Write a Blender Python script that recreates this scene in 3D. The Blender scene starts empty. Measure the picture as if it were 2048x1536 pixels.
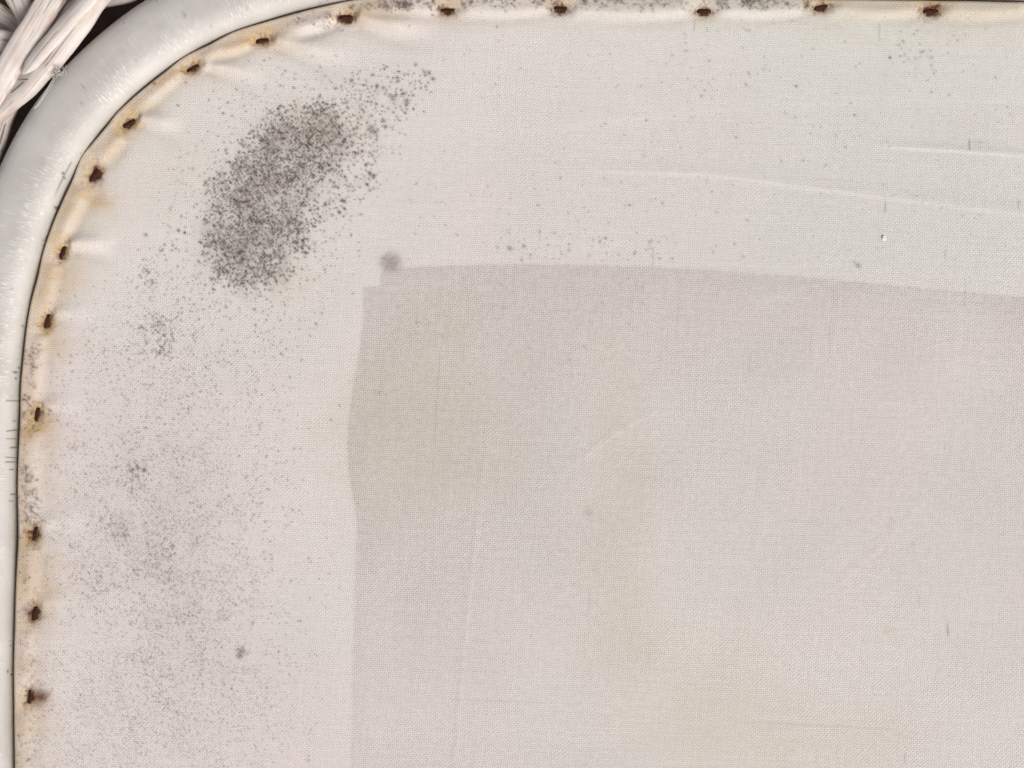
import bpy, bmesh, math, random
import numpy as np
from mathutils import Vector
random.seed(7); rng = np.random.default_rng(7)
scene = bpy.context.scene
COL = scene.collection

# ------------------------------------------------------------------ camera, sky, sun, exposure
S = 0.000332                    # metres of cloth per photo pixel (photo is 2048 x 1536)
D = 0.70                        # camera height above the cloth
cam_d = bpy.data.cameras.new("camera"); cam = bpy.data.objects.new("camera", cam_d); COL.objects.link(cam)
cam.location = (0, 0, D); cam.rotation_euler = (0, 0, 0)
cam_d.sensor_width = 36.0; cam_d.lens = 36.0 * D / (2048 * S); cam_d.clip_start = 0.01; cam_d.clip_end = 100
scene.camera = cam

SUN_EL, SUN_AZ = math.radians(40), math.radians(134)     # azimuth clockwise from +Y (top of the picture)
world = bpy.data.worlds.new("World"); scene.world = world; world.use_nodes = True
wn = world.node_tree.nodes; wl = world.node_tree.links
bg = wn["Background"]; bg.inputs["Strength"].default_value = 0.10
sky = wn.new("ShaderNodeTexSky"); sky.sky_type = 'NISHITA'; sky.sun_disc = False
sky.sun_elevation = SUN_EL; sky.sun_rotation = SUN_AZ; sky.dust_density = 4.0; sky.air_density = 1.0
hsv = wn.new("ShaderNodeHueSaturation"); hsv.inputs["Saturation"].default_value = 0.12   # overcast: a grey sky
wl.new(sky.outputs[0], hsv.inputs["Color"]); wl.new(hsv.outputs[0], bg.inputs["Color"])
sun_d = bpy.data.lights.new("sun", 'SUN'); sun_d.energy = 2.0; sun_d.angle = math.radians(26); sun_d.color = (1.0, 0.955, 0.90)
sun = bpy.data.objects.new("sun", sun_d); COL.objects.link(sun)
sdir = Vector((math.sin(SUN_AZ) * math.cos(SUN_EL), math.cos(SUN_AZ) * math.cos(SUN_EL), math.sin(SUN_EL)))
sun.rotation_euler = sdir.to_track_quat('Z', 'Y').to_euler(); sun.location = sdir * 3
vs = scene.view_settings; vs.view_transform = 'Standard'; vs.look = 'None'; vs.gamma = 1.0; vs.exposure = 0.38
vs.use_curve_mapping = False
scene.cycles.use_denoising = True
scene.cycles.max_bounces = 6

# ------------------------------------------------------------------ helpers
def W(px, py, z=0.0):
    """photo pixel on the level z (metres above the cloth) -> scene point"""
    k = S * (D - z) / D
    return ((px - 1024) * k, (768 - py) * k, z)

def smooth(a, b, x):
    t = np.clip((x - a) / (b - a), 0, 1); return t * t * (3 - 2 * t)

def catmull(pts, step):
    P = np.asarray(pts, float); P = np.vstack([2 * P[0] - P[1], P, 2 * P[-1] - P[-2]]); out = []
    for i in range(1, len(P) - 2):
        n = max(2, int(np.linalg.norm((P[i + 1] - P[i])[:2]) / step))
        t = np.linspace(0, 1, n, endpoint=False)[:, None]
        a, b, c, d = P[i - 1], P[i], P[i + 1], P[i + 2]
        out.append(0.5 * (2 * b + (c - a) * t + (2 * a - 5 * b + 4 * c - d) * t**2 + (3 * b - a - 3 * c + d) * t**3))
    out.append(P[-2:-1]); return np.vstack(out)

def resample(C, step):
    d = np.r_[0, np.cumsum(np.linalg.norm(np.diff(C, axis=0), axis=1))]
    s = np.arange(0, d[-1], step); return np.stack([np.interp(s, d, C[:, k]) for k in range(C.shape[1])], 1)

def gsmooth(C, sig):
    n = int(3 * sig); k = np.exp(-0.5 * (np.arange(-n, n + 1) / sig)**2); k /= k.sum()
    out = np.empty_like(C)
    for j in range(C.shape[1]):
        a = C[:, j]; lo = a[0] - (a[1] - a[0]) * np.arange(n, 0, -1); hi = a[-1] + (a[-1] - a[-2]) * np.arange(1, n + 1)
        out[:, j] = np.convolve(np.r_[lo, a, hi], k, 'valid')
    return out

def inside(poly, x, y):
    r = np.zeros(x.shape, bool); n = len(poly)
    for i in range(n):
        x1, y1 = poly[i]; x2, y2 = poly[(i + 1) % n]
        if y1 == y2: continue
        c = ((y1 > y) != (y2 > y)) & (x < (x2 - x1) * (y - y1) / (y2 - y1) + x1); r ^= c
    return r

def polydist(C, x, y, closed=False):
    """distance of every point to a polyline, and the arc position of the nearest place on it"""
    C = np.asarray(C, float)
    if closed: C = np.vstack([C, C[:1]])
    best = np.full(x.shape, 1e9); at = np.zeros(x.shape); s = 0.0
    for (x1, y1), (x2, y2) in zip(C[:-1], C[1:]):
        dx, dy = x2 - x1, y2 - y1; L = math.hypot(dx, dy)
        if L < 1e-9: continue
        t = np.clip(((x - x1) * dx + (y - y1) * dy) / (L * L), 0, 1)
        d = np.hypot(x - x1 - t * dx, y - y1 - t * dy); m = d < best
        best[m] = d[m]; at[m] = (s + t * L)[m]; s += L
    return best, at

def vnoise(x, y, scale, seed):
    """smooth value noise 0..1 over pixel coordinates"""
    r = np.random.default_rng(seed); g = r.random((160, 160))
    u = x / scale + 40; v = y / scale + 40; i = np.floor(u).astype(int); j = np.floor(v).astype(int)
    fu = u - i; fv = v - j; fu = fu * fu * (3 - 2 * fu); fv = fv * fv * (3 - 2 * fv); i %= 159; j %= 159
    return (g[j, i] * (1 - fu) + g[j, i + 1] * fu) * (1 - fv) + (g[j + 1, i] * (1 - fu) + g[j + 1, i + 1] * fu) * fv

def mesh_object(name, verts, faces, mat, parent=None, attrs=None, uv=None, smooth_shade=True):
    me = bpy.data.meshes.new(name)
    verts = np.asarray(verts, np.float32); faces = np.asarray(faces, np.int32)
    if faces.ndim == 2:
        k = faces.shape[1]; me.vertices.add(len(verts)); me.vertices.foreach_set("co", verts.ravel())
        me.loops.add(faces.size); me.loops.foreach_set("vertex_index", faces.ravel())
        me.polygons.add(len(faces)); me.polygons.foreach_set("loop_start", np.arange(0, faces.size, k, dtype=np.int32))
        me.polygons.foreach_set("loop_total", np.full(len(faces), k, np.int32))
        me.update(calc_edges=True)
    if smooth_shade: me.polygons.foreach_set("use_smooth", np.ones(len(me.polygons), bool))
    for n, a in (attrs or {}).items():
        at = me.attributes.new(n, 'FLOAT', 'POINT'); at.data.foreach_set("value", np.asarray(a, np.float32).ravel())
    if uv is not None:
        at = me.attributes.new("along", 'FLOAT_VECTOR', 'POINT')
        at.data.foreach_set("vector", np.asarray(uv, np.float32).ravel())
    me.materials.append(mat); me.validate()
    o = bpy.data.objects.new(name, me); COL.objects.link(o)
    if parent is not None:
        o.parent = parent
        p = parent; off = Vector((0, 0, 0))
        while p is not None: off += p.location; p = p.parent
        o.location = -off
    return o

def tagged(o, label=None, cat=None, group=None, kind=None):
    for k, v in (("label", label), ("category", cat), ("group", group), ("kind", kind)):
        if v: o[k] = v
    return o

# ------------------------------------------------------------------ materials
class NT:
    def __init__(s, name):
        s.m = bpy.data.materials.new(name); s.m.use_nodes = True; s.t = s.m.node_tree; s.b = s.t.nodes["Principled BSDF"]
    def n(s, kind, **kw):
        x = s.t.nodes.new(kind)
        for k, v in kw.items(): setattr(x, k, v)
        return x
    def set(s, sock, v):
        if isinstance(v, bpy.types.NodeSocket): s.t.links.new(v, sock)
        else: sock.default_value = v
    def math(s, op, a, b=0.0, c=None, clamp=False):
        x = s.n("ShaderNodeMath", operation=op, use_clamp=clamp); s.set(x.inputs[0], a); s.set(x.inputs[1], b)
        if c is not None: s.set(x.inputs[2], c)
        return x.outputs[0]
    def attr(s, name): return s.n("ShaderNodeAttribute", attribute_name=name).outputs["Fac"]
    def vattr(s, name): return s.n("ShaderNodeAttribute", attribute_name=name).outputs["Vector"]
    def mix(s, f, a, b, blend='MIX'):
        x = s.n("ShaderNodeMix", data_type='RGBA', blend_type=blend); s.set(x.inputs[0], f)
        s.set(x.inputs[6], a if isinstance(a, bpy.types.NodeSocket) else (*a, 1)); s.set(x.inputs[7], b if isinstance(b, bpy.types.NodeSocket) else (*b, 1))
        return x.outputs[2]
    def noise(s, vec, scale, detail=3.0, rough=0.55):
        x = s.n("ShaderNodeTexNoise"); s.set(x.inputs["Vector"], vec); x.inputs["Scale"].default_value = scale
        x.inputs["Detail"].default_value = detail; x.inputs["Roughness"].default_value = rough; return x.outputs["Fac"]
    def comb(s, a, b, c=0.0):
        x = s.n("ShaderNodeCombineXYZ"); s.set(x.inputs[0], a); s.set(x.inputs[1], b); s.set(x.inputs[2], c); return x.outputs[0]
    def ramp(s, f, a, b, lo=0.0, hi=1.0):
        x = s.n("ShaderNodeMapRange", interpolation_type='SMOOTHSTEP'); s.set(x.inputs[0], f)
        for i, v in enumerate((a, b, lo, hi)): x.inputs[i + 1].default_value = v
        return x.outputs[0]
    def obj(s): return s.n("ShaderNodeTexCoord").outputs["Object"]
    def bump(s, h, dist, strength=1.0, normal=None):
        x = s.n("ShaderNodeBump"); s.set(x.inputs["Height"], h); x.inputs["Distance"].default_value = dist; x.inputs["Strength"].default_value = strength
        if normal is not None: s.set(x.inputs["Normal"], normal)
        return x.outputs[0]
    def done(s, color, rough, normal=None, spec=0.5):
        s.set(s.b.inputs["Base Color"], color if isinstance(color, bpy.types.NodeSocket) else (*color, 1)); s.set(s.b.inputs["Roughness"], rough)
        s.b.inputs["Specular IOR Level"].default_value = spec
        if normal is not None: s.set(s.b.inputs["Normal"], normal)
        return s.m

def cloth_material():
    N = NT("woven_cloth"); co = N.obj(); sp = N.n("ShaderNodeSeparateXYZ"); N.set(sp.inputs[0], co)
    x, y = sp.outputs[0], sp.outputs[1]
    d1 = N.noise(co, 32, 4, 0.6); d2 = N.noise(N.comb(N.math('ADD', x, 3.1), y), 32, 4, 0.6)
    sheer = N.attr("sheer")
    # thread coordinates: slightly skewed and wandering
    u = N.math('ADD', N.math('ADD', x, N.math('MULTIPLY', y, -0.075)), N.math('MULTIPLY', N.math('SUBTRACT', d1, 0.5), 0.0055))
    v = N.math('ADD', N.math('ADD', y, N.math('MULTIPLY', x, 0.03)), N.math('MULTIPLY', N.math('SUBTRACT', d2, 0.5), 0.0055))
    P = 4.0 * S
    fu = N.math('MULTIPLY', u, math.pi / P); fv = N.math('MULTIPLY', v, math.pi / P)
    su, sv = N.math('SINE', fu), N.math('SINE', fv)
    au, av = N.math('ABSOLUTE', su), N.math('ABSOLUTE', sv)
    check = N.math('MULTIPLY', su, sv)
    # every thread has its own thickness along its run
    t1 = N.noise(N.comb(N.math('MULTIPLY', u, 1 / P), N.math('MULTIPLY', v, 14)), 0.62, 2, 0.7)
    t2 = N.noise(N.comb(N.math('MULTIPLY', u, 14), N.math('MULTIPLY', v, 1 / P), 5.0), 0.62, 2, 0.7)
    thr = N.math('ADD', N.math('SUBTRACT', t1, 0.5), N.math('SUBTRACT', t2, 0.5))
    fib = N.noise(co, 1500, 2)
    gu = N.math('POWER', N.math('SUBTRACT', 1.0, au), 2.0); gv = N.math('POWER', N.math('SUBTRACT', 1.0, av), 2.0)
    gap = N.math('MAXIMUM', gu, gv)
    gap = N.math('MULTIPLY', gap, N.ramp(N.math('ADD', N.noise(co, 260, 3, 0.65), N.math('MULTIPLY', thr, 0.5)), 0.25, 0.75, 0.35, 1.25))
    h = N.math('ADD', N.math('MULTIPLY', check, 0.36), N.math('MULTIPLY', N.math('ADD', au, av), 0.34))
    h = N.math('ADD', h, N.math('ADD', N.math('MULTIPLY', thr, 0.85), N.math('MULTIPLY', fib, 0.9)))
    nrm = N.bump(h, 0.00032, 0.62)
    # colours
    base = N.mix(N.ramp(N.noise(co, 9, 3, 0.5), 0.35, 0.65), (0.635, 0.588, 0.558), (0.62, 0.583, 0.557))
    base = N.mix(N.attr("pink"), base, (0.640, 0.570, 0.558))
    base = N.mix(N.attr("greyed"), base, (0.605, 0.592, 0.553))
    base = N.mix(N.attr("yellowed"), base, (0.585, 0.522, 0.447))
    base = N.mix(N.math('MULTIPLY', sheer, 0.75), base, N.mix(N.attr("yellowed"), (0.535, 0.480, 0.458), (0.510, 0.458, 0.392)))
    darkg = N.math('MULTIPLY', gap, N.math('MULTIPLY_ADD', sheer, 0.36, 0.30))
    base = N.mix(darkg, base, (0.22, 0.18, 0.16))
    base = N.mix(N.math('MULTIPLY', thr, 0.35, clamp=True), base, (0.72, 0.68, 0.64))
    base = N.mix(N.ramp(fib, 0.62, 0.36, 0, 0.15), base, (0.36, 0.31, 0.28))
    base = N.mix(N.attr("plum"), base, (0.17, 0.11, 0.118))
    rn = N.math('MULTIPLY', N.attr("rust"), N.ramp(N.noise(co, 180, 4, 0.6), 0.2, 0.8, 0.75, 1.2), clamp=True)
    base = N.mix(rn, base, (0.45, 0.315, 0.165))
    mil = N.math('MULTIPLY', N.attr("mildew"), N.ramp(N.math('ADD', fib, N.math('MULTIPLY', check, 0.12)), 0.25, 0.65, 0.75, 1.12), clamp=True)
    base = N.mix(mil, base, N.mix(N.attr('yellowed'), (0.070, 0.053, 0.050), (0.075, 0.062, 0.035)))
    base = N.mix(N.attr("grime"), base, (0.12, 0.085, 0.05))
    base = N.mix(N.math('MULTIPLY', N.attr("deep_rust"), N.ramp(N.noise(co, 900, 3), 0.2, 0.6, 0.72, 1.15), clamp=True), base, (0.085, 0.027, 0.016))
    return N.done(base, 0.88, nrm, 0.12)

def rail_material():
    N = NT("white_painted_cane"); al = N.vattr("along"); co = N.obj()
    sp = N.n("ShaderNodeSeparateXYZ"); N.set(sp.inputs[0], al); u, v = sp.outputs[0], sp.outputs[1]   # metres along, metres around
    brush = N.noise(N.comb(N.math('MULTIPLY', u, 850), N.math('MULTIPLY', v, 150)), 1.0, 3, 0.6)        # ridges running across
    grain = N.noise(N.comb(N.math('MULTIPLY', u, 9), N.math('MULTIPLY', v, 260)), 1.0, 4, 0.6)         # cane grain running along
    blot = N.noise(co, 38, 3)
    fine = N.noise(co, 1300, 3, 0.65)
    mask = N.math('MULTIPLY', N.ramp(N.noise(co, 45, 2), 0.30, 0.62), N.attr("brushed"))
    col = N.mix(N.ramp(blot, 0.3, 0.7), (0.425, 0.398, 0.374), (0.480, 0.456, 0.432))
    col = N.mix(N.ramp(grain, 0.46, 0.78, 0, 0.40), col, (0.47, 0.44, 0.415))
    col = N.mix(N.math('MULTIPLY', N.ramp(brush, 0.50, 0.68), N.math('MULTIPLY', mask, 0.5)), col, (0.78, 0.775, 0.755))
    col = N.mix(N.ramp(N.noise(co, 520, 2), 0.68, 0.76, 0, 0.5), col, (0.34, 0.30, 0.27))
    col = N.mix(N.ramp(N.noise(co, 95, 4, 0.65), 0.56, 0.74, 0, 0.30), col, (0.42, 0.385, 0.345))
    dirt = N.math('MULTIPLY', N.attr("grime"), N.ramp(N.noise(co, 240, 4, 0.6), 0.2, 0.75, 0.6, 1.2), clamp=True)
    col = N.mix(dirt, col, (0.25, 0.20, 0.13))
    col = N.mix(N.attr("mark"), col, (0.045, 0.035, 0.03))
    h = N.math('ADD', N.math('MULTIPLY', N.math('MULTIPLY', brush, mask), 1.2), N.math('ADD', N.math('MULTIPLY', grain, 0.30), N.math('MULTIPLY', fine, 0.18)))
    h = N.math('SUBTRACT', h, N.math('MULTIPLY', N.attr("mark"), 0.8))
    return N.done(col, N.ramp(fine, 0.3, 0.7, 0.5, 0.7), N.bump(h, 0.0007, 0.8), 0.3)

def strand_material():
    N = NT("white_painted_wicker"); al = N.vattr("along"); co = N.obj()
    sp = N.n("ShaderNodeSeparateXYZ"); N.set(sp.inputs[0], al); u, v = sp.outputs[0], sp.outputs[1]
    w = sp.outputs[2]                                                # -1..1 across the strand
    g = N.noise(N.comb(N.math('MULTIPLY', u, 7), N.math('MULTIPLY', v, 380)), 1.0, 4, 0.65)
    g2 = N.noise(N.comb(N.math('MULTIPLY', u, 3.5), N.math('MULTIPLY', v, 150), 7.0), 1.0, 2, 0.5)
    crk = N.math('SUBTRACT', 1.0, N.ramp(N.math('ABSOLUTE', N.math('SUBTRACT', g2, 0.5)), 0.0, 0.024))
    crk = N.math('MULTIPLY', crk, N.ramp(N.noise(co, 40, 2), 0.48, 0.60))
    col = N.mix(N.ramp(N.noise(co, 60, 3), 0.3, 0.7), (0.515, 0.452, 0.42), (0.59, 0.54, 0.508))
    col = N.mix(N.ramp(g, 0.50, 0.72, 0, 0.65), col, (0.37, 0.27, 0.225))
    col = N.mix(N.math('MULTIPLY', N.attr("worn_shade"), N.ramp(N.noise(N.comb(N.math('MULTIPLY', u, 60), N.math('MULTIPLY', v, 500), 2.0), 1.0, 4, 0.7), 0.42, 0.62)), col, (0.33, 0.19, 0.145))  # brown of worn edges; also paints shade into the back strands
    col = N.mix(N.math('MULTIPLY', crk, 0.8), col, (0.10, 0.065, 0.05))
    h = N.math('SUBTRACT', N.math('MULTIPLY', g, 0.8), N.math('MULTIPLY', crk, 1.0))
    return N.done(col, 0.6, N.bump(h, 0.0009, 0.9), 0.3)

def staple_material():
    N = NT("rusted_steel"); co = N.obj()
    col = N.mix(N.ramp(N.noise(co, 900, 4, 0.7), 0.45, 0.75), (0.022, 0.008, 0.006), (0.10, 0.033, 0.016))
    return N.done(col, 0.85, N.bump(N.noise(co, 1600, 3), 0.0006, 1.0), 0.2)

def plain(name, col, rough, sc=200, amt=0.35):
    N = NT(name); co = N.obj(); c2 = tuple(c * (1 - amt) for c in col)
    return N.done(N.mix(N.ramp(N.noise(co, sc, 4, 0.6), 0.3, 0.7), col, c2), rough, N.bump(N.noise(co, sc * 2, 4), 0.002, 0.5), 0.2)

M_CLOTH, M_RAIL, M_STRAND, M_STAPLE = cloth_material(), rail_material(), strand_material(), staple_material()
M_GROUND = plain("brown_earth", (0.10, 0.062, 0.048), 0.95, 60)
M_WEB = plain("grey_cobweb", (0.74, 0.71, 0.66), 0.95, 900, 0.3)
M_LINT = plain("white_lint", (0.80, 0.80, 0.78), 0.9, 900, 0.1)

# ------------------------------------------------------------------ setting
GZ = -0.062
gx, gy = np.meshgrid(np.linspace(-3, 3, 61), np.linspace(-3, 3, 61)); gz = GZ - 0.004 * vnoise(gx * 60, gy * 60, 20, 3)
gi = np.arange(61 * 61).reshape(61, 61)
gf = np.stack([gi[:-1, :-1], gi[:-1, 1:], gi[1:, 1:], gi[1:, :-1]], -1).reshape(-1, 4)
tagged(mesh_object("ground", np.stack([gx, gy, gz], -1).reshape(-1, 3), gf, M_GROUND), kind="structure")

# ------------------------------------------------------------------ the piece of furniture
root = bpy.data.objects.new("wicker_furniture", None); COL.objects.link(root); root.location = (0, 0, GZ)
root.empty_display_size = 0.1
tagged(root, "white painted wicker furniture with mildewed cream cloth stapled inside its round rail", "furniture")

# cloth edge as seen in the photograph (pixel coordinates), from lower left round the corner to the right
EDGE = [(29, 1700), (29, 1505), (28, 1342), (30, 1245), (32, 1169), (36, 1066), (35, 964), (39, 850), (40, 823), (42, 765), (47, 716), (53, 659),
        (62, 605), (75, 555), (86, 504), (105, 449), (127, 398), (145, 359), (162, 314), (184, 287), (215, 250), (232, 227), (262, 199), (298, 169), (330, 144), (361, 118),
        (388, 103), (418, 90), (446, 74), (476, 60), (534, 42), (593, 25), (640, 13), (700, 0), (780, -9), (880, -14), (1020, -15), (1200, -12), (1500, -5),
        (1760, -1), (1920, 2), (2048, 5), (2260, 11)]
edge = resample(catmull(EDGE, 4), 4)

# rail: round cane following the smoothed edge
R = 68 * S; ZC = -0.006
sm = gsmooth(edge, 16)
dirs = np.gradient(sm, axis=0); dirs /= np.linalg.norm(dirs, axis=1)[:, None]
outn = np.stack([dirs[:, 1], -dirs[:, 0]], 1)                      # in pixel space (y down): outward side of the run
if ((outn[200] @ np.array([-1.0, -1.0])) < 0): outn = -outn
cen_px = sm + outn * (math.sqrt(R * R - ZC * ZC) / S - 1.0)
cen_px = resample(gsmooth(cen_px, 8), 1.6)
cw = np.array([W(p[0], p[1], ZC) for p in cen_px])
td = np.gradient(cw, axis=0); td /= np.linalg.norm(td, axis=1)[:, None]
inn = np.stack([td[:, 1], -td[:, 0], 0 * td[:, 0]], 1)             # towards the cloth
if np.dot(inn[0], [1, 0, 0]) < 0: inn = -inn
NR = 72; th = np.linspace(0, 2 * math.pi, NR, endpoint=False)
L = np.r_[0, np.cumsum(np.linalg.norm(np.diff(cw, axis=0), axis=1))]
lump = vnoise(L / S, 0 * L, 90, 11)[:, None] * 0.6 + vnoise((L / S)[:, None] + 0 * th, 40 * np.cos(th)[None] + 40 * np.sin(th)[None] + 0 * L[:, None], 60, 12) * 0.6
# faint longitudinal flats of the cane
rad = R * (1 + 0.010 * (lump - 0.6) + 0.006 * np.cos(5 * th + 0.8)[None])
sq = lambda a: np.sign(a) * np.abs(a)**.68
V = cw[:, None, :] + rad[..., None] * (sq(np.cos(th))[None, :, None] * inn[:, None, :] + sq(np.sin(th))[None, :, None] * np.array([0, 0, .82]))
nl = len(cw); idx = np.arange(nl * NR).reshape(nl, NR); a = idx[:-1]; b = idx[1:]
F = np.stack([a, b, np.roll(b, -1, 1), np.roll(a, -1, 1)], -1).reshape(-1, 4)
uvw = np.stack([np.repeat(L[:, None], NR, 1), np.repeat((th * R)[None], nl, 0), np.zeros((nl, NR))], -1)
deg = np.degrees((th + math.pi) % (2 * math.pi) - math.pi)[None] + 0 * L[:, None]
Vp = V.reshape(-1, 3); kk = D / (D - Vp[:, 2]); vx = Vp[:, 0] * kk / S + 1024; vy = 768 - Vp[:, 1] * kk / S
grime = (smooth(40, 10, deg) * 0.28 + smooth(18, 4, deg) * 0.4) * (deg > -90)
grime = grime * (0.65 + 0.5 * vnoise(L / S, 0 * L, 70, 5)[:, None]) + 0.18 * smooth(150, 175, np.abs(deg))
brushed = smooth(22, 50, deg) * smooth(105, 72, deg)
mark = np.zeros(len(Vp))
def stroke(x1, y1, x2, y2, w, s):
    dx, dy = x2 - x1, y2 - y1; LL = max(dx * dx + dy * dy, 1e-6)
    t = np.clip(((vx - x1) * dx + (vy - y1) * dy) / LL, 0, 1); d = np.hypot(vx - x1 - t * dx, vy - y1 - t * dy)
    np.maximum(mark, .85 * s * np.exp(-(d / w)**2) * (Vp[:, 2] > ZC), out=mark)
for m in [(126, 346, 127, 347, 3, 1), (127, 354, 129, 356, 2.6, 1), (143, 325, 128, 352, 1.2, .55), (126, 356, 104, 400, 1.3, .7), (111, 415, 118, 416, 3.2, .9), (114, 417, 117, 424, 2, .7),
          (94, 476, 97, 473, 2.5, .9), (86, 481, 92, 480, 1.6, .7), (86, 491, 90, 491, 1.6, .6), (46, 651, 46, 652, 2.2, .8), (38, 735, 39, 735, 2.2, .9), (28, 744, 34, 744, 2, 1), (32, 756, 32, 757, 2, .9),
          (14, 801, 40, 801, 1.3, .8), (24, 792, 24, 796, 1.4, .5), (14, 862, 34, 859, 1.4, .8), (12, 877, 34, 877, 1.2, .6), (22, 895, 33, 894, 1.5, .9), (13, 914, 32, 915, 1.2, .7), (12, 924, 30, 923, 1.4, .8),
          (21, 939, 27, 938, 1.6, .8), (23, 988, 30, 988, 1.6, .7), (19, 1002, 28, 1001, 1.2, .6), (26, 842, 32, 841, 1.4, .6), (16, 1341, 16, 1343, 2, .8), (23, 1348, 24, 1349, 2, .8), (20, 1290, 22, 1290, 1.5, .6),
          (365, 36, 380, 18, 1.2, .45), (376, 7, 377, 7, 1.6, .5), (422, 53, 423, 53, 1.8, .8), (247, 44, 247, 45, 1.6, .4), (165, 172, 166, 173, 1.6, .4), (163, 207, 164, 207, 1.6, .4), (22, 577, 22, 577, 1.8, .6)]:
    stroke(*m)
for k in range(70):
    i = random.randrange(nl); t = random.uniform(8, 160); j = int(t / 360 * NR); p = idx[i, j]
    stroke(vx[p], vy[p], vx[p] + random.uniform(-2, 2), vy[p] + random.uniform(-2, 2), random.uniform(.9, 1.7), random.uniform(.2, .55))
mesh_object("rail", Vp, F, M_RAIL, root, {"grime": grime, "brushed": brushed, "mark": mark}, uvw.reshape(-1, 3))

# ------------------------------------------------------------------ staples: where they stand (pixel), crown length (pixel), angle, tint of stain round them
STAPLES = [(692, 35, 28, -2), (895, 21, 26, 2), (1121, 17, 27, 0), (1408, 23, 28, 1), (1642, 15, 26, 12), (1861, 23, 30, 3), (525, 82, 25, 9), (386, 137, 27, 28), (259, 247, 27, 33),
           (188, 351, 29, 58), (126, 506, 27, 70), (95, 643, 29, 74), (75, 829, 27, 80), (71, 1067, 26, 79), (70, 1227, 29, 76), (60, 1393, 27, 87)]
LABELS = ["rusty staple in a wide brown rust blot near the corner", "thin rusty staple below a tan stain", "rusty staple with a brown half round blot under it", "narrow dark rusty staple among mildew specks", "rusty staple tilted up to one side",
          "rusty staple ringed by a brown oval stain", "rusty staple on the corner curve with a bright crease beside it", "slanted dark staple on the corner curve", "slanted staple above an orange rust stain", "steep staple in a round brown stain",
          "steep dark staple on a tan stain", "black corroded staple with orange rim", "upright dark staple above a tan stain", "narrow upright black staple", "upright staple in a brown oval blot", "upright black staple with a round red brown blot beside it"]

# ------------------------------------------------------------------ cloth height field and stains
INNER = [(728, 576), (762, 574), (764, 547), (772, 540), (800, 537), (900, 533), (1050, 530), (1220, 533), (1400, 541), (1600, 556), (1800, 575), (2048, 597), (2300, 618), (2300, 1800), (703, 1800),
         (704, 1536), (708, 1350), (711, 1190), (717, 1045), (706, 985), (698, 925), (698, 850), (708, 780), (721, 700), (728, 640)]
ES = resample(edge, 12)
# creases: polyline, height (mm), half width at start and end (px)
RIDGE = [
    ([(704, 36), (740, 45), (800, 56), (880, 62)], 1.3, 9, 20), ([(678, 38), (640, 52), (590, 66), (545, 80)], 1.0, 8, 12),
    ([(540, 83), (600, 94), (660, 108), (720, 116)], 1.2, 7, 22), ([(508, 88), (470, 103), (430, 112), (402, 130)], 1.3, 7, 9),
    ([(402, 135), (440, 138), (480, 146), (540, 160)], 0.9, 6, 16), ([(276, 240), (310, 245), (370, 262)], 1.0, 7, 18), ([(372, 145), (330, 180), (290, 215), (272, 236)], 0.9, 8, 9),
    ([(198, 330), (222, 310), (250, 275)], 1.2, 11, 9), ([(178, 372), (165, 410), (140, 460), (132, 488)], 1.2, 12, 9), ([(136, 494), (175, 490), (240, 498)], 1.0, 8, 18),
    ([(118, 525), (108, 575), (99, 620)], .8, 10, 9), ([(105, 632), (150, 628), (210, 640)], .7, 8, 20), ([(88, 665), (82, 740), (78, 810)], .8, 11, 10), ([(86, 820), (120, 812), (180, 822)], .7, 9, 20),
    ([(74, 850), (72, 950), (72, 1045)], .7, 12, 12), ([(80, 1058), (120, 1045), (180, 1050)], .6, 9, 22), ([(71, 1090), (70, 1150), (70, 1205)], .6, 12, 11), ([(80, 1215), (110, 1205), (160, 1210)], .5, 9, 20),
    ([(66, 1255), (62, 1320), (60, 1370)], .6, 11, 11), ([(62, 1415), (58, 1500), (56, 1600)], .6, 11, 11),
    ([(715, 24), (780, 22), (878, 25)], 1.0, 8, 8), ([(912, 26), (1000, 30), (1104, 24)], 1.1, 9, 8), ([(1138, 25), (1250, 34), (1390, 28)], 1.2, 10, 9), ([(1425, 28), (1530, 30), (1626, 22)], 1.1, 9, 8),
    ([(1658, 20), (1740, 32), (1842, 28)], 1.1, 9, 8), ([(1878, 28), (1960, 32), (2060, 26)], 1.1, 10, 9),
    ([(1136, 30), (1200, 48), (1300, 62)], .5, 10, 22), ([(1655, 28), (1720, 46), (1800, 54)], .5, 8, 16),
]
SHARP = [([(1700, 288), (1780, 293), (1900, 300), (2048, 311), (2260, 326)], .42, 3.2, 4.2), ([(1050, 336), (1250, 341), (1420, 348), (1520, 359), (1650, 377), (1850, 402), (2048, 426), (2260, 450)], .34, 5, 6),
         ([(1000, 700), (985, 800), (962, 980), (948, 1120), (930, 1290), (912, 1536), (905, 1700)], .13, 2.8, 2.8),
         ([(840, 276), (1000, 262), (1200, 238), (1500, 206), (1800, 193), (2048, 190), (2260, 188)], .19, 11, 18), ([(1095, 965), (1180, 905), (1262, 848), (1310, 826)], .12, 3, 3.5),
         ([(1640, 1200), (1700, 1150), (1770, 1085), (1850, 1000)], .10, 3.5, 4), ([(1480, 620), (1600, 575), (1680, 560)], .10, 5, 5), ([(1900, 700), (2048, 740)], .08, 5, 6)]
SUNPX = np.array([math.sin(SUN_AZ), -math.cos(SUN_AZ)])
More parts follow.
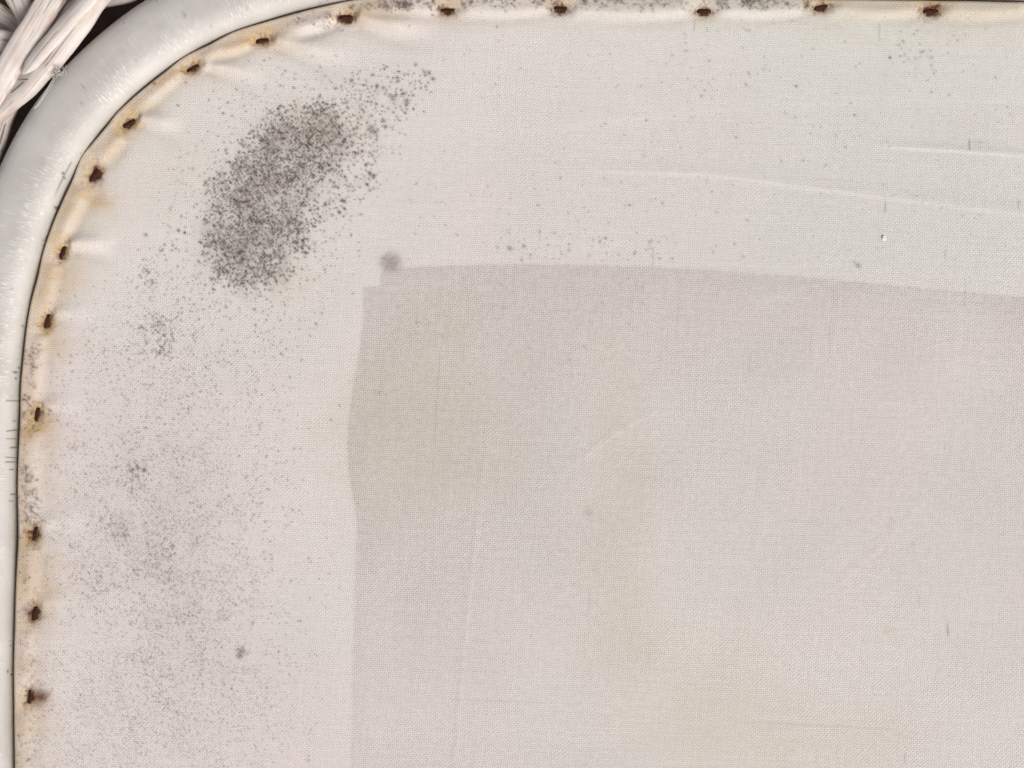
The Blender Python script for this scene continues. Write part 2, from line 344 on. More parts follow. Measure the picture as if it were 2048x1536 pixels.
def ridge_height(x, y, pl, hgt, w0, w1, taper=True):
    C = catmull(pl, 12)[:, :2]; wm = .5 * (w0 + w1)
    tg = np.gradient(C, axis=0); nr = np.stack([-tg[:, 1], tg[:, 0]], 1); nr /= np.linalg.norm(nr, axis=1)[:, None] + 1e-9
    nr *= np.sign(nr @ SUNPX)[:, None]
    if taper: C = C - nr * .75 * w0
    xs = C[:, 0]; ys = C[:, 1]; m3 = 4.2 * max(w0, w1); out = np.zeros(x.shape)
    q = (x > xs.min() - m3) & (x < xs.max() + m3) & (y > ys.min() - m3) & (y < ys.max() + m3)
    if not q.any(): return out
    d, at = polydist(C, x[q], y[q]); cum = np.r_[0, np.cumsum(np.linalg.norm(np.diff(C, axis=0), axis=1))]; t = at / cum[-1]
    nx = np.interp(at, cum, C[:, 0]); ny = np.interp(at, cum, C[:, 1]); ds = d * np.sign((x[q] - nx) * np.interp(at, cum, nr[:, 0]) + (y[q] - ny) * np.interp(at, cum, nr[:, 1]))
    w = w0 + (w1 - w0) * t
    if not taper: env = smooth(0, .25, t)
    elif w1 > w0 * 1.3: env = smooth(0, .10, t) * smooth(1.0, .45, t)
    else: env = smooth(0, .15, t) * smooth(1, .85, t)
    lee = np.where(ds < 0, 1.5 if taper else 3.2, 1.0)
    prof = np.exp(-(ds / (w * lee))**2) - (.42 * np.exp(-((ds - 2.1 * w) / (1.1 * w))**2) if taper else 0)
    out[q] = ((((2.1 if hgt > .75 else 1.1)) if w1 > w0 * 1.3 else .95) if taper else 1.2) * hgt * 0.001 * prof * env; return out

def fields(x, y):
    e = np.full(x.shape, 400.0); q = (x < 640) | (y < 260); q &= ~((x > 560) & (y > 400))
    d, _ = polydist(ES, x[q], y[q]); ins = inside(np.vstack([edge, [(2600, 11), (2600, 2200), (29, 2200)]]), x[q], y[q])
    e[q] = np.where(ins, d, -d)
    h = -0.0024 * (1 - smooth(-1.2, 3.2, e))
    h += 0.0008 * np.exp(-(np.maximum(e - 15, 0) / 22)**2) * (e < 200) + 0.0010 * np.exp(-(np.maximum(e, 0) / 90)**2)
    for sx, sy, ln, ang in STAPLES:
        ca, sa = math.cos(math.radians(ang)), -math.sin(math.radians(ang)); rx = (x - sx) * ca + (y - sy) * sa; ry = -(x - sx) * sa + (y - sy) * ca
        h -= 0.0016 * np.exp(-(rx / 20)**2 - (ry / 11)**2) + 0.0008 * np.exp(-(rx / 38)**2 - (ry / 30)**2)
    for r in RIDGE: h += ridge_height(x, y, *r)
    for r in SHARP: h += ridge_height(x, y, *r, taper=False)
    h += 0.0016 * (vnoise(x, y, 330, 21) - .5) + 0.0005 * (vnoise(x, y, 110, 22) - .5)
    return h, e

STEP = 1.7
def stain_fields(x, y, e, fine):
    """x, y: pixel grids (2-D). returns the attribute dictionary"""
    A = {}
    near = np.full(x.shape, 99.0); q = (x > 660) & (y > 500) & ((x < 800) | (y < 650))
    near[q] = polydist(INNER, x[q], y[q], True)[0]
    A["near"] = near; A["sheer"] = .5 * smooth(8, 0, near) if fine else np.zeros(x.shape)
    if fine:      # where the hem lies over a thinner fold of cloth
        band = smooth(-10, 22, y - np.interp(x, [700, 840, 1000, 1200, 1500, 1800, 2048], [290, 280, 264, 240, 208, 195, 192])) * smooth(742, 775, x)
        A["sheer"] = np.clip(A["sheer"] + .10 * band * (.6 + .4 * smooth(900, 1500, x)), 0, 1)
    pk = 0.55 * smooth(520, 760, y) * smooth(640, 300, x) + .7 * smooth(1150, 1500, y) * smooth(760, 620, x) * smooth(420, 560, x) + 0.35 * smooth(.45, .7, vnoise(x, y, 210, 31))
    A["pink"] = np.clip(pk, 0, 1)
    A["greyed"] = np.clip(0.9 * smooth(980, 1560, x + .6 * (vnoise(x, y, 160, 32) - .5) * 330) * smooth(640, 480, y - (x - 1100) * .07) + .8 * np.exp(-((x - 2040) / 120)**2 - ((y - 1440) / 160)**2), 0, 1)
    ye = np.zeros(x.shape)
    for bx, by, rx, ry, s in [(840, 850, 170, 170, .62), (790, 760, 120, 80, .2), (1240, 1000, 65, 260, .38), (1420, 1400, 170, 130, .42), (1480, 1500, 150, 90, .3), (635, 262, 75, 50, .42), (580, 560, 60, 40, .4), (880, 640, 90, 60, .3), (330, 60, 100, 60, .25), (1700, 1480, 150, 60, .35),
                              (300, 330, 120, 100, .2), (1930, 20, 150, 60, .5), (1690, 20, 120, 50, .3), (1245, 1240, 70, 120, .35), (1778, 1260, 11, 9, .9)]:
        wob = 1 + .5 * (vnoise(x, y, 45, int(bx)) - .5) + .3 * (vnoise(x, y, 18, int(by)) - .5)
        ye += s * smooth(1.5, .25, np.hypot((x - bx) / rx, (y - by) / ry) * wob)
    A["yellowed"] = np.clip(ye, 0, .9)
    # rust: tan halo along the hem and round each staple
    ru = np.zeros(x.shape); dr = np.zeros(x.shape)
    def blob(F, bx, by, rx, ry, s, rough=.45, ang=0.0):
        m = 3.2 * max(rx, ry); q = (np.abs(x - bx) < m) & (np.abs(y - by) < m)
        if not q.any(): return
        X = x[q] - bx; Y = y[q] - by; ca, sa = math.cos(math.radians(ang)), -math.sin(math.radians(ang))
        r = np.hypot((X * ca + Y * sa) / rx, (-X * sa + Y * ca) / ry) * (1 + rough * (vnoise(x[q], y[q], max(3, min(rx, ry) * .6), int(bx + by)) - .5))
        F[q] = F[q] + s * np.exp(-r**2)
    for bx, by, rx, ry, s, an in [(730, 22, 50, 20, .42, 0), (770, 40, 60, 18, .25, 0), (895, 4, 40, 16, .4, 0), (895, 40, 26, 14, .35, 0), (1121, 2, 40, 14, .4, 0), (1330, 6, 60, 12, .2, 0), (1408, 36, 22, 12, .3, 0), (1642, 6, 40, 14, .35, 0), (1861, 6, 60, 16, .4, 0),
                              (1760, 20, 60, 20, .2, 0), (1960, 30, 80, 20, .22, 0), (525, 74, 46, 16, .5, 10), (570, 96, 50, 14, .3, -10), (470, 95, 50, 16, .42, 20), (430, 150, 40, 16, .25, 0), (386, 128, 40, 16, .4, 28), (330, 165, 40, 22, .4, 38), (300, 215, 40, 22, .3, 38),
                              (262, 232, 36, 24, .45, 40), (250, 262, 28, 16, .75, 33), (228, 300, 30, 26, .5, 45), (190, 330, 34, 26, .35, 50), (185, 395, 26, 40, .55, 70), (205, 405, 20, 40, .35, 75), (150, 430, 30, 50, .35, 70), (120, 480, 22, 40, .5, 70),
                              (120, 545, 36, 50, .62, 80), (95, 590, 34, 40, .55, 80), (98, 650, 22, 22, .8, 80), (118, 690, 30, 50, .45, 85), (85, 720, 30, 40, .3, 85), (80, 835, 34, 28, .65, 85), (60, 860, 26, 30, .5, 90), (100, 880, 44, 36, .3, 90), (88, 980, 36, 60, .22, 90),
                              (60, 1075, 24, 22, .6, 90), (78, 1130, 30, 60, .42, 90), (88, 1180, 26, 50, .45, 90), (100, 1215, 30, 20, .35, 90), (55, 1260, 24, 60, .32, 90), (48, 1330, 22, 50, .3, 90), (85, 1395, 20, 18, .55, 90), (60, 1450, 36, 60, .38, 90), (55, 1540, 36, 60, .3, 90)]:
        blob(ru, bx, by, rx, ry, s * .74, .6, an)
    ru += 0.26 * smooth(105, 12, e) * (.15 + 1.1 * vnoise(x, y, 70, 51)) * (.35 + .65 * smooth(1000, 620, x)) + .06 * smooth(60, 4, e)
    ru += 0.12 * smooth(40, 4, e)
    for i, (sx, sy, ln, ang) in enumerate(STAPLES):
        ca, sa = math.cos(math.radians(ang)), -math.sin(math.radians(ang))
        blob(dr, sx, sy, ln * .55, 7.5, 1.0, 1.1, ang); blob(ru, sx, sy, ln * .75, 12, .7, .7, ang)
    for bx, by, rx, ry, s, an in [(694, 40, 14, 8, .9, 0), (704, 14, 6, 5, .55, 0), (897, 25, 11, 4, .6, 0), (1121, 23, 12, 8, .85, 0), (1408, 27, 11, 4, .6, 0), (1640, 18, 12, 6, .7, 0), (1861, 21, 17, 13, .8, 0), (1874, 12, 6, 4, .5, 0), (192, 348, 14, 15, .62, 0),
                              (200, 352, 6, 10, .5, 0), (70, 1226, 14, 17, .62, 0), (81, 1393, 17, 15, .85, 0), (94, 647, 10, 9, .5, 0), (62, 1076, 8, 8, .45, 0), (52, 1222, 10, 16, .3, 0), (57, 1064, 5, 5, .5, 0), (258, 252, 12, 6, .5, 33)]:
        blob(dr, bx, by, rx, ry, s, .7, an)
    A["rust"] = np.clip(ru, 0, .95); A["deep_rust"] = np.clip(dr, 0, 1)
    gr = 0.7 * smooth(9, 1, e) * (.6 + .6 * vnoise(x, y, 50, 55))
    # mildew haze and specks
    mi = np.zeros(x.shape)
    if fine: mi += haze_field(x, y)
    st = fine_step if fine else 3.0
    x0, y0 = x[0, 0], y[0, 0]; ny, nx = x.shape
    for (px, py, r, s, el, an) in SPECKS:
        m = int(2.6 * r * el / st) + 1; ci = int(round((px - x0) / st)); cj = int(round((py - y0) / st))
        if ci < -m or cj < -m or ci >= nx + m or cj >= ny + m: continue
        sl = (slice(max(cj - m, 0), max(min(cj + m + 1, ny), 0)), slice(max(ci - m, 0), max(min(ci + m + 1, nx), 0)))
        X = x[sl] - px; Y = y[sl] - py; ca, sa = math.cos(an), math.sin(an)
        mi[sl] = np.maximum(mi[sl], 0) + (1 - np.clip(mi[sl], 0, 1)) * s * np.exp(-((X * ca + Y * sa) / (r * el))**2 - ((-X * sa + Y * ca) / r)**2)
    A["plum"] = np.clip((.24 * PH(x, y) if fine else 0) + .78 * np.exp(-(((x - 781) / 20)**2 + ((y - 524) / 18)**2)**1.4) * (.6 + .8 * vnoise(x, y, 6, 65)) + .22 * np.exp(-(((x - 1176) / 9)**2 + ((y - 1023) / 11)**2)**1.4), 0, .6)
    A["mildew"] = np.clip(mi, 0, .92); A["grime"] = np.clip(gr, 0, .8)
    return A
fine_step = STEP

PATCH = [(404, 474), (412, 402), (440, 345), (476, 302), (508, 259), (540, 223), (591, 216), (644, 220), (684, 234), (700, 280), (684, 309), (645, 366), (630, 416), (626, 460), (612, 499), (580, 512), (569, 560), (540, 584), (490, 581), (433, 552), (410, 524)]
TAIL = [(600, 225), (650, 185), (700, 150), (770, 128), (865, 140), (870, 180), (845, 225), (800, 245), (765, 275), (755, 350), (735, 400), (700, 430), (640, 470), (630, 400), (680, 300)]
def sdist(poly, x, y):
    d, _ = polydist(poly, x, y, True); return np.where(inside(poly, x, y), d, -d)
def haze_field(x, y):
    out = np.zeros(x.shape); q = (x > 330) & (x < 800) & (y > 130) & (y < 660)
    X, Y = x[q], y[q]; s = sdist(PATCH, X, Y) + 34 * (vnoise(X, Y, 38, 61) - .5) + 14 * (vnoise(X, Y, 13, 62) - .5)
    out[q] = .17 * smooth(-24, 44, s) * (.4 + .9 * vnoise(X, Y, 26, 63)) + .06 * smooth(.5, .8, vnoise(X, Y, 11, 64)) * smooth(-20, 20, s)
    out += .07 * np.exp(-((x - 300) / 150)**2 - ((y - 1060) / 190)**2) * (.5 + vnoise(x, y, 40, 66)) + .05 * np.exp(-((x - 430) / 130)**2 - ((y - 1290) / 120)**2)
    out += .10 * smooth(48, 6, np.abs(x - 58)) * smooth(700, 800, y) * (.2 + .9 * smooth(.4, .8, vnoise(x, y, 36, 67)))
    fine_ = smooth(.58, .85, vnoise(x, y, 2.6, 74)) * (.35 + .65 * smooth(.35, .7, vnoise(x, y, 28, 75)))
    out += fine_ * (.30 * np.exp(-((x - 310) / 180)**2 - ((y - 1010) / 240)**2) + .26 * np.exp(-((x - 400) / 190)**2 - ((y - 1290) / 170)**2) + .20 * np.exp(-((x - 260) / 220)**2 - ((y - 1480) / 150)**2) + .12 * np.exp(-((x - 360) / 160)**2 - ((y - 680) / 120)**2))
    return out
def PH(x, y):
    out = np.zeros(x.shape); q = (x > 330) & (x < 800) & (y > 130) & (y < 660); X, Y = x[q], y[q]
    out[q] = smooth(-30, 60, sdist(PATCH, X, Y) + 40 * (vnoise(X, Y, 40, 68) - .5)) * (.2 + 1.2 * smooth(.3, .8, vnoise(X, Y, 30, 69))) + .4 * smooth(-10, 20, sdist(TAIL, X, Y)) * smooth(.45, .8, vnoise(X, Y, 16, 70))
    return out
SPECKS = []
def density_specks(n, box, dens, rlo, rhi, slo, shi, clump=0.0, apart=0.0):
    x = rng.uniform(box[0], box[2], n * 6); y = rng.uniform(box[1], box[3], n * 6); p = dens(x, y); k = rng.random(n * 6) < p
    x, y = x[k], y[k]
    if apart:
        cell, sel = {}, []
        for i in range(len(x)):
            ci, cj = int(x[i] // apart), int(y[i] // apart)
            if any(math.hypot(x[i] - q[0], y[i] - q[1]) < apart * (.7 + .5 * ((i * 37) % 11) / 11) for di in (-1, 0, 1) for dj in (-1, 0, 1) for q in cell.get((ci + di, cj + dj), ())): continue
            cell.setdefault((ci, cj), []).append((x[i], y[i])); sel.append(i)
        x, y = x[sel], y[sel]
    x, y = x[:n], y[:n]
    for a_, b_ in zip(x, y):
        r = rlo + (rhi - rlo) * rng.random()**2.2; s = slo + (shi - slo) * rng.random()**1.3
        SPECKS.append((a_, b_, r, s, 1 + .7 * rng.random(), rng.random() * 3.14))
        if rng.random() < clump:
            for _ in range(rng.integers(2, 6)):
                SPECKS.append((a_ + rng.normal(0, 2.6 * r), b_ + rng.normal(0, 2.2 * r), r * rng.uniform(.45, .8), s * rng.uniform(.35, .8), 1 + rng.random(), rng.random() * 3.14))
def d_patch(x, y):
    s = sdist(PATCH, x, y) + 40 * (vnoise(x, y, 34, 71) - .5); return smooth(-20, 52, s) * (.3 + .7 * smooth(.25, .7, vnoise(x, y, 30, 172)))
def d_tail(x, y): return smooth(-12, 22, sdist(TAIL, x, y)) * (.45 + .55 * smooth(.35, .7, vnoise(x, y, 24, 73)))
def d_fringe(x, y): return smooth(-150, 0, sdist(PATCH, x, y)) * .8
density_specks(3900, (370, 190, 730, 620), d_patch, 1.6, 3.2, .55, 1.15, .07, 5.2)
density_specks(900, (370, 190, 730, 620), d_patch, 1.1, 1.6, .25, .6)
density_specks(70, (380, 200, 720, 600), d_patch, 3.5, 7, .10, .26, 0)
density_specks(380, (590, 110, 890, 480), d_tail, 1.4, 3.5, .45, .95, .12, 6.5)
density_specks(1100, (290, 90, 860, 740), d_fringe, 1.2, 2.6, .25, .75, .06, 6)
g2 = lambda cx, cy, rx, ry: (lambda x, y: np.exp(-((x - cx) / rx)**2 - ((y - cy) / ry)**2) * (.15 + .85 * smooth(.3, .75, vnoise(x, y, 30, int(cx)))))
density_specks(150, (240, 620, 400, 760), lambda x, y: g2(325, 670, 55, 50)(x, y), 1.4, 2.9, .30, .65, .3)
density_specks(70, (240, 480, 380, 640), g2(310, 540, 50, 70), 1.3, 2.7, .30, .70, .2)
density_specks(4200, (90, 540, 720, 1250), g2(320, 940, 175, 270), 1.2, 2.4, .22, .62, .06, 6)
density_specks(3000, (90, 1000, 660, 1560), g2(390, 1250, 160, 150), 1.2, 2.0, .2, .52, .05, 5)
density_specks(2200, (60, 1300, 640, 1640), g2(260, 1450, 230, 160), 1.2, 2.0, .2, .52, .05, 5)
density_specks(800, (120, 1020, 420, 1260), g2(240, 1110, 120, 90), 1.2, 2.3, .14, .34, .06)
density_specks(60, (230, 860, 330, 1000), g2(280, 930, 40, 50), 1.4, 3.0, .3, .6, .2)
density_specks(330, (38, 680, 110, 1100), lambda x, y: np.exp(-((x - 60) / 15)**2) * (.1 + .9 * smooth(.35, .7, vnoise(x, y, 45, 81))), 1.3, 3.2, .22, .62, .3)
density_specks(110, (36, 1100, 100, 1600), lambda x, y: np.exp(-((x - 52) / 16)**2) * (.1 + .9 * smooth(.4, .7, vnoise(x, y, 40, 82))), 1.3, 3.0, .2, .5, .2)
density_specks(150, (700, -4, 900, 40), g2(820, 8, 70, 14), 1.5, 3.6, .35, .75, .35)
density_specks(420, (920, -12, 1420, 26), lambda x, y: smooth(30, 4, y) * (.1 + .9 * smooth(.35, .7, vnoise(x, y, 30, 83))), 1.5, 3.4, .25, .65, .3)
density_specks(140, (1400, -8, 1620, 24), g2(1530, 3, 90, 14), 1.7, 4.0, .3, .65, .3)
density_specks(50, (560, 20, 720, 90), g2(650, 35, 60, 24), 1.4, 2.8, .3, .7, .2)
density_specks(60, (990, 390, 1350, 525), lambda x, y: np.exp(-((y - 495) / 26)**2) * .8 + .15, 1.5, 3.2, .25, .6, .35)
density_specks(46, (1330, 40, 1640, 240), g2(1450, 120, 110, 70), 1.5, 3.2, .2, .5, .15)
density_specks(34, (1770, 30, 1930, 170), g2(1850, 110, 60, 45), 1.5, 3.2, .25, .55, .2)
density_specks(420, (800, 20, 2060, 520), lambda x, y: .3 + 0 * x, 1.2, 2.4, .18, .5, .04)
density_specks(60, (740, 540, 1300, 860), lambda x, y: .4 + 0 * x, 1.4, 2.8, .15, .40, .1)
density_specks(90, (760, 540, 2040, 1530), lambda x, y: .4 + 0 * x, 1.3, 2.2, .10, .25, .0)
for x_, y_, r_, s_ in [(1780, 115, 3, .8), (1592, 172, 2.6, .8), (1709, 230, 2.4, .7), (1716, 531, 5, .5), (1708, 524, 3, .3), (482, 1303, 7, .6), (478, 1312, 6, .55), (486, 1296, 3, .4), (494, 1308, 2.5, .4),
                       (276, 936, 4, .75), (289, 940, 4.2, .85), (227, 1071, 5, .4), (250, 1072, 5, .4), (1826, 1088, 4, .25), (357, 461, 3.5, .8), (370, 465, 3, .9), (292, 470, 3.5, .7), (357, 212, 2.5, .7), (1020, 497, 5, .5), (1048, 492, 3.5, .6),
                       (62, 163, 3, .0), (311, 169, 3, .75), (372, 166, 2.5, .5), (858, 146, 4, .7), (866, 158, 4, .8), (813, 203, 6, .6), (842, 176, 3, .6), (786, 195, 6, .5), (748, 263, 7, .6), (741, 255, 5, .5), (746, 352, 5, .5)]:
    SPECKS.append((x_, y_, r_, s_, 1.15, .5))
def slub(x, y, n, an, s=.45):                                    # a dark thread caught in the weave
    for k in range(n): SPECKS.append((x + math.cos(an) * k * 3.2, y + math.sin(an) * k * 3.2, 1.7, s * (.6 + .4 * math.sin(3.14 * (k + .5) / n)), 1.2, an))
for a_ in [(1938, 280, 7, 1.57, .55), (1771, 402, 8, 1.6, .4), (1895, 1248, 8, 1.5, .5), (1890, 500, 6, 1.57, .3), (2036, 400, 6, 1.6, .3), (1307, 498, 14, 1.62, .25), (1500, 700, 16, 1.63, .14), (1660, 640, 30, 1.6, .12), (1810, 1505, 8, 1.57, .3),
           (1840, 1190, 8, 1.6, .2), (1757, 48, 12, 1.5, .25), (1390, 40, 8, 1.7, .3), (1940, 284, 12, .05, .18), (1080, 450, 12, 1.6, .15), (880, 700, 60, 1.63, .10), (1180, 1180, 22, 1.62, .14), (1360, 560, 30, 1.62, .12), (1730, 835, 30, .03, .10),
           (1560, 1040, 26, .04, .10), (900, 1400, 60, .03, .10), (1500, 1445, 90, .05, .12), (1300, 1280, 20, 1.6, .1), (1930, 560, 18, 1.6, .15)]: slub(*a_)
for k in range(26):                                              # faint diagonal strain lines
    pass

def grid_cloth(name, x0, x1, y0, y1, step, keep, lift, parent, inner):
    xs = np.arange(x0, x1 + .1, step); ys = np.arange(y0, y1 + .1, step); x, y = np.meshgrid(xs, ys)
    h, e = fields(x, y); A = stain_fields(x, y, e, not inner)
    if inner:
        A["sheer"] = np.clip(.47 + .20 * smooth(60, 0, A["near"]) + .34 * smooth(1250, 720, x) * smooth(1350, 800, y) + .16 * smooth(1500, 900, x) + .22 * smooth(800, 550, y) - .22 * smooth(900, 1536, y) - .14 * smooth(1100, 1536, y) * smooth(900, 1800, x) + .25 * (vnoise(x, y, 120, 91) - .5), .12, 1)  # panel tone by position: darker near edge and upper left, lighter lower right
        A["yellowed"] = np.clip(A["yellowed"], 0, 1)
    h = h + lift(x, y); A.pop("near")
    ok = keep(x, y, e); kf = ok[:-1, :-1] & ok[1:, :-1] & ok[:-1, 1:] & ok[1:, 1:]
    idx = np.arange(x.size).reshape(x.shape)
    F = np.stack([idx[:-1, :-1], idx[1:, :-1], idx[1:, 1:], idx[:-1, 1:]], -1)[kf]
    used = np.unique(F); remap = np.full(x.size, -1, np.int64); remap[used] = np.arange(len(used)); F = remap[F]
    k = S * (D - h) / D
    V = np.stack([(x - 1024) * S, (768 - y) * S, h], -1).reshape(-1, 3)[used]
    return mesh_object(name, V, F, M_CLOTH, parent, {n: a.ravel()[used] for n, a in A.items()})

inn_w = [(px, py) for px, py in INNER]
cloth = grid_cloth("cloth_panel", 660, 2290, 500, 1690, 3.0, lambda x, y, e: inside(inn_w, x + 8, y + 8) | inside(inn_w, x - 8, y - 8) | inside(inn_w, x + 12, y) | inside(inn_w, x, y + 12), lambda x, y: -0.00016 + 0 * x, root, True)
cloth["label"] = "single sheer layer of cream cloth, open weave"
def hem_keep(x, y, e): return (e > 0.5) & ~inside(inn_w, x, y)
def hem_lift(x, y):
    q = (x > 640) & (y > 480); out = np.zeros(x.shape)
    return out
hem = grid_cloth("hem", 20, 2290, -22, 1690, STEP, hem_keep, hem_lift, cloth, False)
hem["label"] = "double layer border of cream cloth with mildew spots"

# ------------------------------------------------------------------ staples
def surf(px, py):
    h, _ = fields(np.array([[float(px)]]), np.array([[float(py)]])); return float(h[0, 0])
def staple(i, px, py, ln, ang):
    half = ln * .5 * S; t = 0.00085; wdt = 0.00105 + .00025 * random.random()
    prof = [(-half, -.0035), (-half, -.0006), (-half * .93, .0003), (-half * .7, .0006), (0, .00065), (half * .7, .0006), (half * .93, .0003), (half, -.0006), (half, -.0035)]
    prof = [(p, q + random.uniform(-.00012, .00012)) for p, q in prof]
    vs_, fs_ = [], []; n = 8
    for k, (p, q) in enumerate(prof):
        p0 = prof[max(k - 1, 0)]; p1 = prof[min(k + 1, len(prof) - 1)]; tx, tz = p1[0] - p0[0], p1[1] - p0[1]; l = math.hypot(tx, tz); nx_, nz_ = -tz / l, tx / l
        g = 1 + random.uniform(-.22, .25)
        for j in range(n):
            a_ = 2 * math.pi * j / n; cy_, cn_ = math.cos(a_) * wdt * g, math.sin(a_) * t * .6 * g
            vs_.append((p + nx_ * cn_, cy_ + random.uniform(-.0001, .0001), q + nz_ * cn_))
    for k in range(len(prof) - 1):
        for j in range(n): fs_.append((k * n + j, k * n + (j + 1) % n, (k + 1) * n + (j + 1) % n, (k + 1) * n + j))
    z = surf(px, py) + .0004; c, s_ = math.cos(math.radians(ang)), math.sin(math.radians(ang)); wx, wy, _ = W(px, py, z)
    V = [(wx + x * c - y * s_, wy + x * s_ + y * c, z + zz) for x, y, zz in vs_]
    o = mesh_object("staple", V, fs_, M_STAPLE, root); o["label"] = LABELS[i]; return o
for i, s_ in enumerate(STAPLES): staple(i, *s_)

# ------------------------------------------------------------------ wicker strands at the corner
def strand(pts, thick=.42, worn_shade=.3, twist=(0, 0), taper=(0, 0), label=None):
    """pts: (px, py, z mm, half width px)"""
    C = resample(catmull(pts, 3), 3); n = len(C); P = np.array([W(c[0], c[1], c[2] * .001) for c in C]); hw = C[:, 3] * S
    t = np.gradient(P, axis=0); t /= np.linalg.norm(t, axis=1)[:, None]; up = np.array([0, 0, 1.0]); side = np.cross(t, up); side /= np.linalg.norm(side, axis=1)[:, None]; nn = np.cross(side, t)
    s = np.linspace(0, 1, n); tw = np.radians(twist[0] + (twist[1] - twist[0]) * s)[:, None]
    sd = side * np.cos(tw) + nn * np.sin(tw); nm = -side * np.sin(tw) + nn * np.cos(tw)
    L_ = np.r_[0, np.cumsum(np.linalg.norm(np.diff(P, axis=0), axis=1))]
    if taper[0]: hw = hw * np.clip(np.sqrt(np.clip(L_ / (taper[0] * S), .0, 1)), .12, 1)
    if taper[1]: hw = hw * np.clip(np.sqrt(np.clip((L_[-1] - L_) / (taper[1] * S), .0, 1)), .12, 1)
    m = 28; a_ = np.linspace(0, 2 * math.pi, m, endpoint=False)
    ca = np.sign(np.cos(a_)) * np.abs(np.cos(a_))**.8; sa = np.sign(np.sin(a_)) * np.abs(np.sin(a_))**.8
    sd_ = int(P[0, 0] * 1e5) % 97; gr = 1 + .10 * (vnoise(np.repeat((L_ / S)[:, None], m, 1) * .35, np.repeat((a_ * 30)[None], n, 0), 12, 200 + sd_) - .5) + .05 * np.sin(3 * a_ + sd_)[None]
    V = P[:, None] + (hw[:, None] * ca[None] * gr)[..., None] * sd[:, None] + (hw[:, None] * thick * sa[None] * gr)[..., None] * nm[:, None]
    idx = np.arange(n * m).reshape(n, m); F = np.stack([idx[:-1], np.roll(idx[:-1], -1, 1), np.roll(idx[1:], -1, 1), idx[1:]], -1).reshape(-1, 4)
    uv = np.stack([np.repeat(L_[:, None], m, 1) + sd_ * .1, hw[:, None] * ca[None] + sd_ * .03, np.repeat(ca[None], n, 0)], -1)
    wn_ = worn_shade * (max(.35, 5 * worn_shade - 3.7) + .65 * smooth(.55, .95, np.abs(ca)))[None] + 0 * L_[:, None]  # wear along the edges; high values tint whole strands as painted shade
    o = mesh_object("strand", V.reshape(-1, 3), F, M_STRAND, root, {"worn_shade": wn_}, uv.reshape(-1, 3))
    # close both ends
    bm = bmesh.new(); bm.from_mesh(o.data); bm.verts.ensure_lookup_table()
    bmesh.ops.holes_fill(bm, edges=[e_ for e_ in bm.edges if e_.is_boundary], sides=0); bmesh.ops.recalc_face_normals(bm, faces=bm.faces); bm.to_mesh(o.data); bm.free()
    if label: o["label"] = label
    return o
strand([(330, -320, 6, 24), (230, -190, 9, 25), (150, -90, 12, 26), (99, 0, 13, 25), (66, 58, 12, 25), (22, 128, 11, 24), (-25, 210, 8, 24), (-80, 320, 0, 22), (-120, 420, -8, 20)], .5, .55, (8, 14), label="broad flat strand nearest the outside")
strand([(430, -270, -4, 28), (330, -170, 2, 30), (250, -80, 7, 32), (188, -8, 9, 34), (146, 50, 9, 36), (110, 97, 8, 35), (52, 168, 7, 31), (-6, 222, 3, 27), (-80, 300, -6, 24), (-140, 380, -14, 22)], .46, .15, (-14, -20), label="broad strand lying against the rail")
strand([(300, -130, 14, 15), (228, -55, 16, 16), (166, 10, 17, 17), (112, 70, 16.5, 17), (72, 116, 15.5, 15), (44, 148, 14, 13)], .42, .25, (-8, -10), (0, 26), "split strand tip lying on the broad strand")
strand([(560, -150, 10, 24), (430, -92, 6, 25), (320, -50, 1, 24), (258, -18, -3, 23), (205, -2, -10, 20), (150, 20, -18, 18)], .55, .15, (0, 10))
strand([(60, 150, -2, 13), (30, 195, 0, 14), (9, 235, -2, 15), (-6, 285, -4, 15), (-26, 345, -6, 15), (-60, 450, -9, 15), (-95, 600, -9, 15)], .7, .2)
strand([(40, 190, -10, 10), (20, 232, -10, 10), (8, 275, -11, 9), (-12, 330, -12, 9), (-40, 420, -14, 9)], .8, .5)
strand([(-60, -170, 4, 24), (0, -80, 5, 25), (34, -6, 4, 25), (48, 28, 0, 21), (66, 70, -8, 18), (100, 130, -16, 16)], .55, .6, (0, -10), label="cracked strand passing under the broad ones")
strand([(-170, 40, 0, 24), (-80, 68, 4, 25), (-22, 80, 5, 25), (14, 86, 2, 24), (60, 104, -11, 20), (110, 130, -18, 18)], .62, .5)
strand([(-140, -60, -10, 26), (-50, 0, -13, 26), (0, 34, -15, 26), (50, 70, -20, 24), (110, 120, -26, 22)], .6, .9)  # back strand, reddish shadow tone put into its colour
strand([(200, -120, -4, 10), (160, -50, -4, 10), (128, 6, -6, 10), (104, 48, -10, 9), (70, 110, -16, 9)], .8, .5)
strand([(-120, 150, -10, 20), (-40, 128, -12, 20), (15, 122, -15, 20), (60, 110, -20, 18), (130, 60, -26, 18), (220, -20, -30, 18)], .6, .9)
strand([(300, -200, -26, 26), (220, -90, -28, 26), (150, 10, -31, 26), (80, 110, -33, 26), (10, 210, -35, 26), (-60, 330, -36, 26)], .6, 1.0)  # lowest strand, coloured dark brown as painted shade
strand([(-200, 250, -10, 22), (-120, 230, -6, 23), (-60, 190, -4, 23), (-20, 130, -9, 22), (30, 60, -22, 20)], .6, .4)

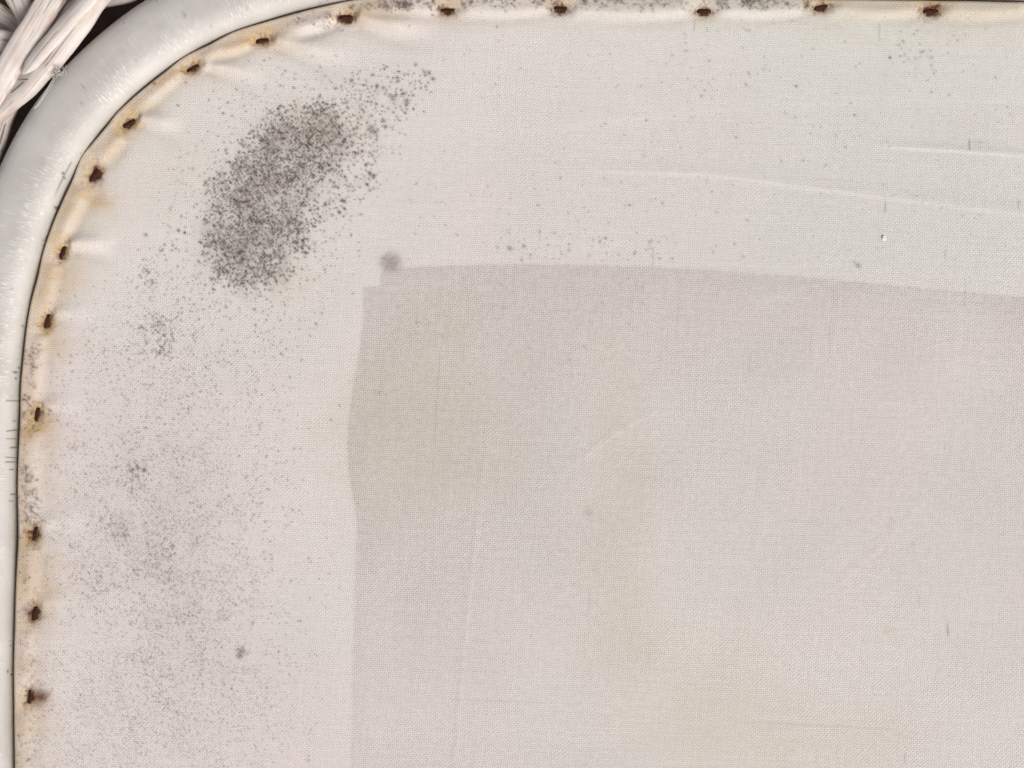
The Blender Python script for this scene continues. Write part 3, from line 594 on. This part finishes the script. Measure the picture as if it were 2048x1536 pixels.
# ------------------------------------------------------------------ small loose things
def fibres(name, paths, r, mat):
    vs_, fs_ = [], []
    for C in paths:
        C = np.asarray(C); b0 = len(vs_); n = 5
        for k, p in enumerate(C):
            q = C[min(k + 1, len(C) - 1)] - C[max(k - 1, 0)]; q = Vector(q).normalized(); a1 = q.orthogonal().normalized(); a2 = q.cross(a1)
            for j in range(n):
                w_ = a1 * math.cos(6.2832 * j / n) + a2 * math.sin(6.2832 * j / n); vs_.append(tuple(Vector(p) + w_ * r))
        for k in range(len(C) - 1):
            for j in range(n): fs_.append((b0 + k * n + j, b0 + k * n + (j + 1) % n, b0 + (k + 1) * n + (j + 1) % n, b0 + (k + 1) * n + j))
    return mesh_object(name, vs_, fs_, mat)
paths = []
def webp(px, py, z): return np.array(W(px, py, z * .001))
for k in range(26):
    c = np.array([115, 143, 13.6]) + rng.normal(0, [4.5, 3.6, .8]); p = [webp(*c)]
    for _ in range(9): c = c + rng.normal(0, [2.6, 2.6, .5]); c[2] = np.clip(c[2], 11.5, 17); p.append(webp(*c))
    paths.append(p)
for dx in (0, 2.2, -1.5):
    paths.append([webp(110 + dx, 152, 13), webp(100 + dx * 1.6, 172, 14), webp(86 + dx * 1.2, 194, 14), webp(76 + dx, 210, 13.4), webp(69 + dx, 217, 12.6)])
tagged(fibres("cobweb", paths, .00013, M_WEB), "grey tuft of cobweb fluff caught between wicker strand and painted rail", "cobweb")
M_FIBRE = plain("dark_fibre", (0.075, 0.055, 0.045), 0.9, 900, 0.4)
for (x1, y1, x2, y2, z1, z2) in [(35, 160, 78, 157, 12.6, 11.6), (21, 186, 47, 164, 10.6, 12.4), (38, 30, 46, 44, 0, 0)][:2]:
    pts_ = [webp(x1 + (x2 - x1) * t + 1.2 * math.sin(3 * t), y1 + (y2 - y1) * t, z1 + (z2 - z1) * t + .8 * math.sin(math.pi * t)) for t in np.linspace(0, 1, 9)]
    fo = fibres("fibre", [pts_], .00022, M_FIBRE); fo.parent = root; fo.location = -root.location
bm = bmesh.new(); bmesh.ops.create_icosphere(bm, subdivisions=2, radius=1.0)
z0 = surf(1768, 476); wx, wy, wz = W(1768, 476, z0 + .0003)
for v in bm.verts:
    n_ = .75 + .5 * random.random(); v.co = Vector((v.co.x * .0014 * n_, v.co.y * .0017 * n_, v.co.z * .0009 * n_))
me = bpy.data.meshes.new("lint_crumb"); bm.to_mesh(me); bm.free(); me.materials.append(M_LINT)
o = bpy.data.objects.new("lint_crumb", me); COL.objects.link(o); o.location = (wx, wy, wz)
tagged(o, "tiny white lint crumb lying on the cloth border", "lint")
